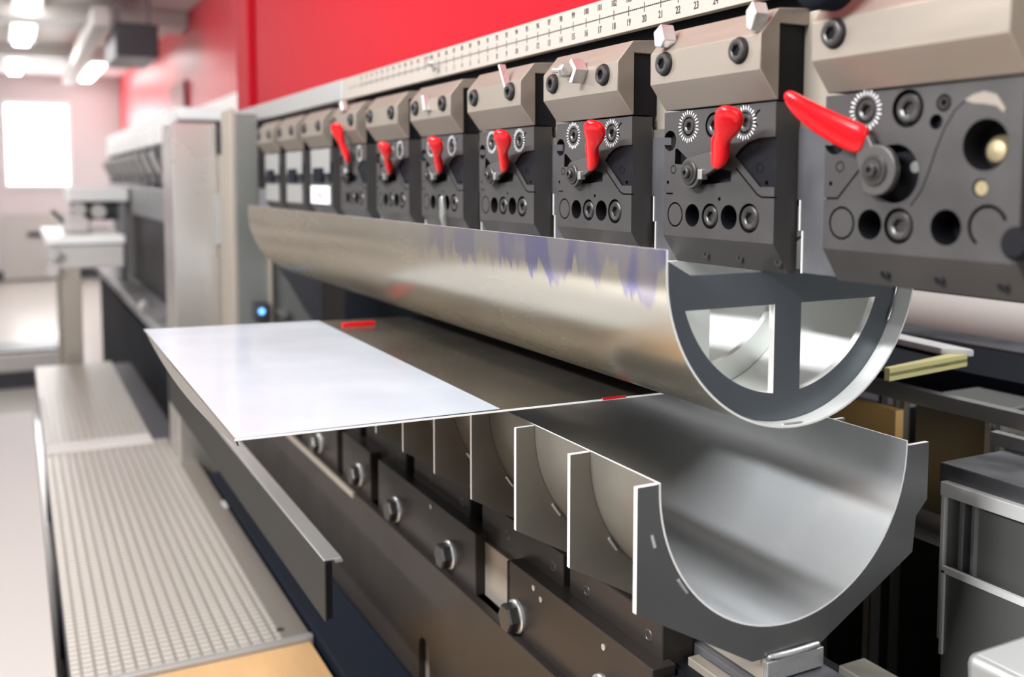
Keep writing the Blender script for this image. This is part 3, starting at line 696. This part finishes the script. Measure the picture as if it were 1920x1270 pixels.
quadsheet([(.75, .1442, .1990), (.75, .62, .2040), (1.365, .62, .2070), (1.365, .147, .1990)], .0012, 0).build('sheet', M['sheet'], sm)
quadsheet([(.7505, .1448, .1983), (.7505, .3725, .1999), (1.3645, .385, .2024), (1.3645, .1476, .1983)], .0005, 0).build('protective_film', M['film'], sm)
MB().prism([(.1442, EYE - .1988), (.62, EYE - .2038), (.62, EYE - .2054), (.1442, EYE - .2004)], 'x', -.7501, -.7494).build('sheared_edge', M['edge'], sm)
# tapered bent lip along the outer edge
m_ = MB(); up_ = []; lo_ = []
for k in range(13):
    q = k / 12; s = .75 + (1.365 - .75) * q; hh = .019 * math.sin(PI * min(1, q * .92 + .06)) ** .8 + .001
    D = .1442 + .0028 * q; up_.append((s, D, .1986)); lo_.append((s, D + .002, .1986 + hh))
vs = [W(*p) for p in up_] + [W(*p) for p in lo_] + [W(p[0], p[1] + .0012, p[2]) for p in up_] + [W(p[0], p[1] + .0012, p[2]) for p in lo_]
n = 13; fs = []
for k in range(n - 1): fs += [(k, k + 1, n + k + 1, n + k), (2 * n + k, 3 * n + k, 3 * n + k + 1, 2 * n + k + 1), (n + k, n + k + 1, 3 * n + k + 1, 3 * n + k), (k, 2 * n + k, 2 * n + k + 1, k + 1)]
m_.add(vs, fs); m_.build('bent_lip', M['lip'], sm)
for (s0, s1, D0, D1) in ((.7492, .7502, .478, .504), (1.30, 1.31, .402, .448)):
    MB().b(s0, s1, D0, D1, .2010 if s0 < 1 else .1995, .2035 if s0 < 1 else .2030).build('red_marking', M['red'], sm)

# ================================================================== CONTROL CABINET beside the frame
cb = thing('side_column', W(2.47, .39, 1.2), 'tall brushed steel column standing at the far end of the press brake', 'column')
MB().b(2.40, 2.56, .331, .437, -.137, 1.2).build('casing', M['colmetal'], cb, bevel=.004)
MB().b(2.385, 2.40, .428, .452, .035, .155).build('latch', M['grey'], cb, bevel=.002)
MB().b(2.37, 2.50, .437, .4475, -.06, 1.2).build('corner_strip', M['beige'], cb, bevel=.002)
# loom of bolts and fittings next to the column
# ================================================================== SECOND PRESS BRAKE in the distance
p2 = thing('press_brake', W(5.2, .75, 1.2), 'second press brake out of focus behind the steel column', 'machine')
MB().b(3.75, 6.3, .54, .95, -.27, -.22).build('ram', M['white'], p2, bevel=.01)
MB().b(3.75, 6.25, .50, .54, -.255, -.20).build('ruler_rail', M['white'], p2, bevel=.005)
MB().b(3.6, 6.3, .56, .95, -.20, .02).build('clamp_beam', M['dark'], p2)
MB().b(3.6, 6.2, .49, .95, .03, .16).build('upper_bed', M['grey'], p2, bevel=.01)
MB().b(3.3, 6.2, .52, .95, .16, 1.2).build('bed', M['dark'], p2, bevel=.01)
MB().b(3.2, 6.0, .40, .52, .48, .52).build('lower_rail', M['grey'], p2, bevel=.01)
MB().b(3.2, 6.0, .42, .52, .56, 1.2).build('apron', M['navy'], p2)
MB().b(3.0, 3.3, .46, .60, .30, .34).build('cross_rail', M['grey'], p2)
for k in range(9):
    s = 3.85 + k * .27
    q = thing('tool_clamp', W(s, .52, .0), 'blurred pale clamp of the second press brake, number of them alike', 'clamp', 'clamps on the second press brake')
    q['label'] = ('out of focus clamp on the distant press brake, nearest to the steel column', 'out of focus clamp on the distant press brake, second from the steel column', 'third out of focus clamp from the steel column, on the distant press brake', 'fourth out of focus clamp from the steel column, distant press brake', 'middle one of the nine out of focus clamps on the distant press brake', 'fourth clamp from the far end of the distant press brake', 'third clamp from the far end of the distant press brake', 'second clamp from the far end of the distant press brake', 'clamp at the far end of the distant press brake row')[k]
    MB().b(s - .09, s + .09, .485, .559, -.198, -.135).build('mounting_block', M['white'], q, bevel=.008)
    MB().b(s - .08, s + .085, .495, .559, -.135, .02).build('body_plate', M['dark'], q, bevel=.005)
    m_ = MB(); m_.tube([W(s, .49, -.03), W(s - .02, .47, -.07), W(s - .03, .455, -.10)], .011, 8); m_.build('lever', M['offwhite'], q)
# white backgauge box / arm in front of the second machine
a1 = thing('support_arm', W(5.0, .34, .14), 'white sheet support arm reaching out from the second press brake', 'support arm')
MB().b(4.9, 5.3, .215, .48, .035, .10).build('arm_top', M['white'], a1, bevel=.01)
MB().b(4.95, 5.2, .44, .47, .10, .475).build('arm_post', M['grey'], a1, bevel=.005)
MB().cyl(W(4.92, .26, .135), 'x', .032, 0, .05).build('roller', M['offwhite'], a1)
MB().cyl(W(4.92, .345, .145), 'x', .032, 0, .05).build('roller', M['offwhite'], a1)
MB().b(5.0, 5.2, .24, .45, .10, .19).build('arm_web', M['dark'], a1)
# work table with a white top
wt = thing('work_table', W(4.2, .24, 1.2), 'white topped steel table standing left of the column', 'table')
MB().b(4.0, 4.9, .098, .375, .212, .242).build('table_top', M['white'], wt, bevel=.006)
MB().b(4.02, 4.8, .125, .37, .242, .335).build('drawer_box', M['offwhite'], wt, bevel=.006)
MB().b(4.02, 4.12, .150, .215, .335, 1.2).build('leg', M['beige'], wt, bevel=.005)
MB().b(4.6, 4.7, .150, .215, .335, 1.2).build('leg', M['beige'], wt, bevel=.005)
MB().cyl(W(4.0, .118, .272), 'x', .022, 0, .03).build('knob', M['bright'], wt)
MB().cyl(W(4.0, .115, .335), 'x', .022, 0, .03).build('knob', M['offwhite'], wt)
v = thing('tool_box', W(4.3, .21, .212), 'pale rounded tool box lying on the white table top', 'box')
MB().b(4.2, 4.5, .17, .27, .15, .2115).build('case', M['offwhite'], v, bevel=.02)
MB().tube([W(4.25, .13, .12), W(4.25, .17, .165), W(4.25, .20, .17)], .008, 8).build('handle', M['dark'], v)
# low platforms on the floor at the far left
p = thing('low_pallet', W(6.5, -.4, 1.2), 'low dark platform with a pale edge on the floor at the far left', 'platform')
MB().b(6.2, 6.6, -1.2, .25, 1.0, 1.10).build('deck', M['offwhite'], p, bevel=.01)
MB().b(6.22, 6.6, -1.2, .24, 1.10, 1.2).build('base', M['dark'], p)
MB().b(6.25, 6.6, -1.2, .25, .985, 1.0).build('top_mat', M['dark'], p)
# bright fittings at the near end of the second machine
for (s, D, h, r, q_) in ((3.2, .475, .36, .022, 'bright round pipe fitting beside the column, second from the top'), (3.2, .455, .40, .020, 'bright round pipe fitting beside the column, third from the top'), (3.3, .46, .50, .020, 'lowest bright round pipe fitting beside the column'), (3.15, .46, .32, .020, 'topmost bright round pipe fitting beside the column'), (3.4, .37, .42, .022, 'bright round pipe fitting standing apart, farther left from the column')):
    m_ = MB(); m_.lathe([(r, 0), (r, .03), (r * .7, .05)], W(s, D, h), 'x', 16)
    tag(m_.build('pipe_fitting', M['zinc'], None, smooth=50), q_, 'pipe fitting', 'bright fittings by the column')

# ================================================================== OPERATOR PLATFORM
pf = thing('operator_platform', W(2.2, .2, 1.2), 'raised platform with ribbed metal tread along the machine', 'platform')
MB().b(1.39, 2.66, .046, .330, .680, .690).build('tread_plate', M['tread'], pf)
MB().b(1.39, 2.66, .330, .372, .679, .690).build('side_strip', M['lip'], pf, bevel=.002)
MB().b(1.378, 1.392, .040, .374, .677, .695).build('end_trim', M['guard'], pf, bevel=.002)
MB().b(2.63, 2.72, .046, .30, .676, .690).build('cross_trim', M['offwhite'], pf, bevel=.002)
MB().b(2.72, 3.9, .046, .30, .680, .690).build('tread_plate', M['tread'], pf)
MB().b(2.72, 3.3, .046, .062, .672, .680).build('edge_trim', M['offwhite'], pf)
MB().b(1.39, 3.9, .044, .37, .690, .740).build('frame', M['dark'], pf)
for s in (1.6, 2.6, 3.7): MB().b(s, s + .04, .06, .10, .74, 1.2).b(s, s + .04, .30, .34, .74, 1.2).build('support', M['dark'], pf)
MB().cyl(W(1.424, .335, .6805), 'z', .006, 0, .002).build('fixing_bolt', M['ink'], pf)
MB().b(2.02, 2.06, .365, .372, .676, .680).build('clip', M['offwhite'], pf)
wd_ = thing('plywood_board', W(1.1, .2, .70), 'tan plywood board on the near end of the platform', 'board')
MB().b(.55, 1.3765, .035, .368, .684, .702).build('board', M['wood'], wd_, bevel=.001)
MB().b(.55, 1.37, .04, .36, .702, 1.2).build('crate', M['dark'], wd_)
# pale floor plate left of the platform
tag(MB().b(1.2, 3.25, -.9, .030, .70, 1.2).build('equipment_plinth', M['plinth'], None, bevel=.004), 'pale smooth plinth along the left side of the platform', 'plinth')

# ================================================================== REAR AREA seen on the right
rc = thing('storage_rack', W(.55, .95, 1.2), 'grey steel cabinet rack behind the trough die', 'rack')
MB().b(.25, .63, .80, .975, .300, 1.2).build('cabinet', M['bin'], rc)
MB().b(.25, .632, .792, .802, .292, .306).build('top_edge', M['edge'], rc, bevel=.001)
MB().b(.25, .64, .80, .925, .276, .298).build('top_cover', M['plate'], rc, bevel=.002)
MB().b(.25, .66, .90, .912, .262, .276).build('top_edge', M['guard'], rc, bevel=.001)
for s, mt in ((.630, 'edge'), (.609, 'guard'), (.596, 'guard')): MB().b(s - .0016, s + .0016, .794, .801, .306, .45).build('upright', M[mt], rc)
MB().b(.597, .608, .797, .801, .31, .42).build('panel_inset', M['plate'], rc)
MB().b(.25, .615, .780, .792, .372, .60).build('lower_panel', M['bin'], rc)
MB().b(.25, .6155, .777, .781, .368, .3745).build('lower_panel_edge', M['edge'], rc)
MB().b(.6125, .6155, .777, .781, .372, .455).build('lower_panel_edge', M['edge'], rc)
MB().b(.63, .98, .82, .90, .37, 1.2).build('dark_cabinet', M['apron'], rc)
for s, mt in ((.70, 'bin'), (.725, 'guard'), (.735, 'beige'), (.80, 'bin'), (.86, 'plate')): MB().b(s, s + .006, .812, .82, .34, .62).build('upright', M[mt], rc)
fb = MB().b(.3, 2.0, .70, .79, .60, .63)
tag(fb.build('floor_channel', M['rib'], None, bevel=.002), 'flat grey channel running low behind the die, in the dark', 'channel')
r2 = thing('rear_bins', W(.9, 1.1, 1.2), 'dark metal bins in the second row behind the grey rack', 'bins')
MB().b(.738, .84, 1.0, 1.12, .270, .60).build('bin', M['bin'], r2, bevel=.004)
MB().b(.738, .84, .996, 1.0, .266, .274).build('bin_edge', M['edge'], r2)
MB().b(.25, .705, 1.0, 1.12, .285, .60).build('bin', M['dark'], r2, bevel=.004)
MB().b(.25, .735, .996, 1.0, .279, .286).build('bin_edge', M['edge'], r2)
MB().b(.86, 1.5, 1.0, 1.12, .29, .60).build('bin', M['dark'], r2, bevel=.004)
for s, mt in ((.7295, 'guard'), (.7158, 'guard'), (.850, 'beige'), (.862, 'guard'), (.885, 'bin')): MB().b(s - .003, s + .003, .99, 1.0, .275, .60).build('upright', M[mt], r2)
tag(MB().b(.786, .96, .905, .918, .268, .42).build('plywood_sheet', M['yellowwood'], None), 'yellow tan plywood panel standing behind the tube end', 'panel')
tag(MB().b(.2, 1.0, .93, .945, .244, .262).build('flat_rail', M['guard'], None, bevel=.001), 'flat grey rail above the rear bins', 'rail')
tag(MB().prism([(1.12, EYE - .255), (1.12, EYE - .60), (1.20, EYE - .60), (1.20, EYE - .235)], 'x', -1.8, -.1).build('black_cable_tray', M['navy'], None), 'black cable tray behind the flat rail', 'cable tray')
tag(MB().b(.1, 1.8, 1.22, 1.30, .235, .255).build('rear_slide_rail', M['plate'], None, bevel=.003), 'grey slide rail behind the black tray', 'rail')
tr = thing('parts_tray', W(.85, .95, .235), 'white rimmed tray with a yellow side, behind the tube end', 'tray')
MB().prism([(-.7550, .985), (-.735, .835), (-1.0, .86), (-1.0, 1.02)], 'z', EYE - .212, EYE - .208).build('floor', M['navy'], tr)
MB().prism([(-.7550, .985), (-.7350, .835), (-.742, .835), (-.768, .970)], 'z', EYE - .217, EYE - .203).build('yellow_rim', mat('pale_yellow', (.72, .66, .30, 1), .5), tr)
MB().prism([(-.7500, .990), (-.775, .965), (-1.0, 1.00), (-1.0, 1.03)], 'z', EYE - .206, EYE - .197).build('white_rim', M['white'], tr, bevel=.002)
ro_ = MB(); ro_.cyl((-1.7, 1.72, EYE - .31), 'x', .075, -.3, 2.0, 40)
tag(ro_.build('material_roll', M['roll'], None, smooth=60), 'large pale roll lying behind the machine at the right', 'roll')
tag(MB().b(-.2, 2.4, 1.60, 1.9, .386, 1.2).build('roll_stand', M['dark'], None), 'dark stand under the pale roll', 'stand')
for (s0, s1, h0, mt, lb_) in ((.6, 1.30, .10, 'grey', 'grey out of focus box on the back shelf'), (1.32, 2.2, .05, 'navy', 'black out of focus box on the back shelf, left of the grey one'), (-.3, .56, .14, 'dark', 'dark out of focus box at the right end of the back shelf')):
    tag(MB().b(s0, s1, 2.1, 2.5, h0, 1.2).build('storage_box', M[mt], None, bevel=.01), lb_, 'box')
# big grey bracket corner at the lower right
cbk = MB().prism([(-.470, EYE - .352), (-.330, EYE - .352), (-.330, EYE - .56), (-.455, EYE - .56)], 'y', .62, .76)
tag(cbk.build('corner_bracket', M['guard'], None, bevel=.008), 'light grey angled corner piece low at the right edge, in front of the grey rack', 'bracket')
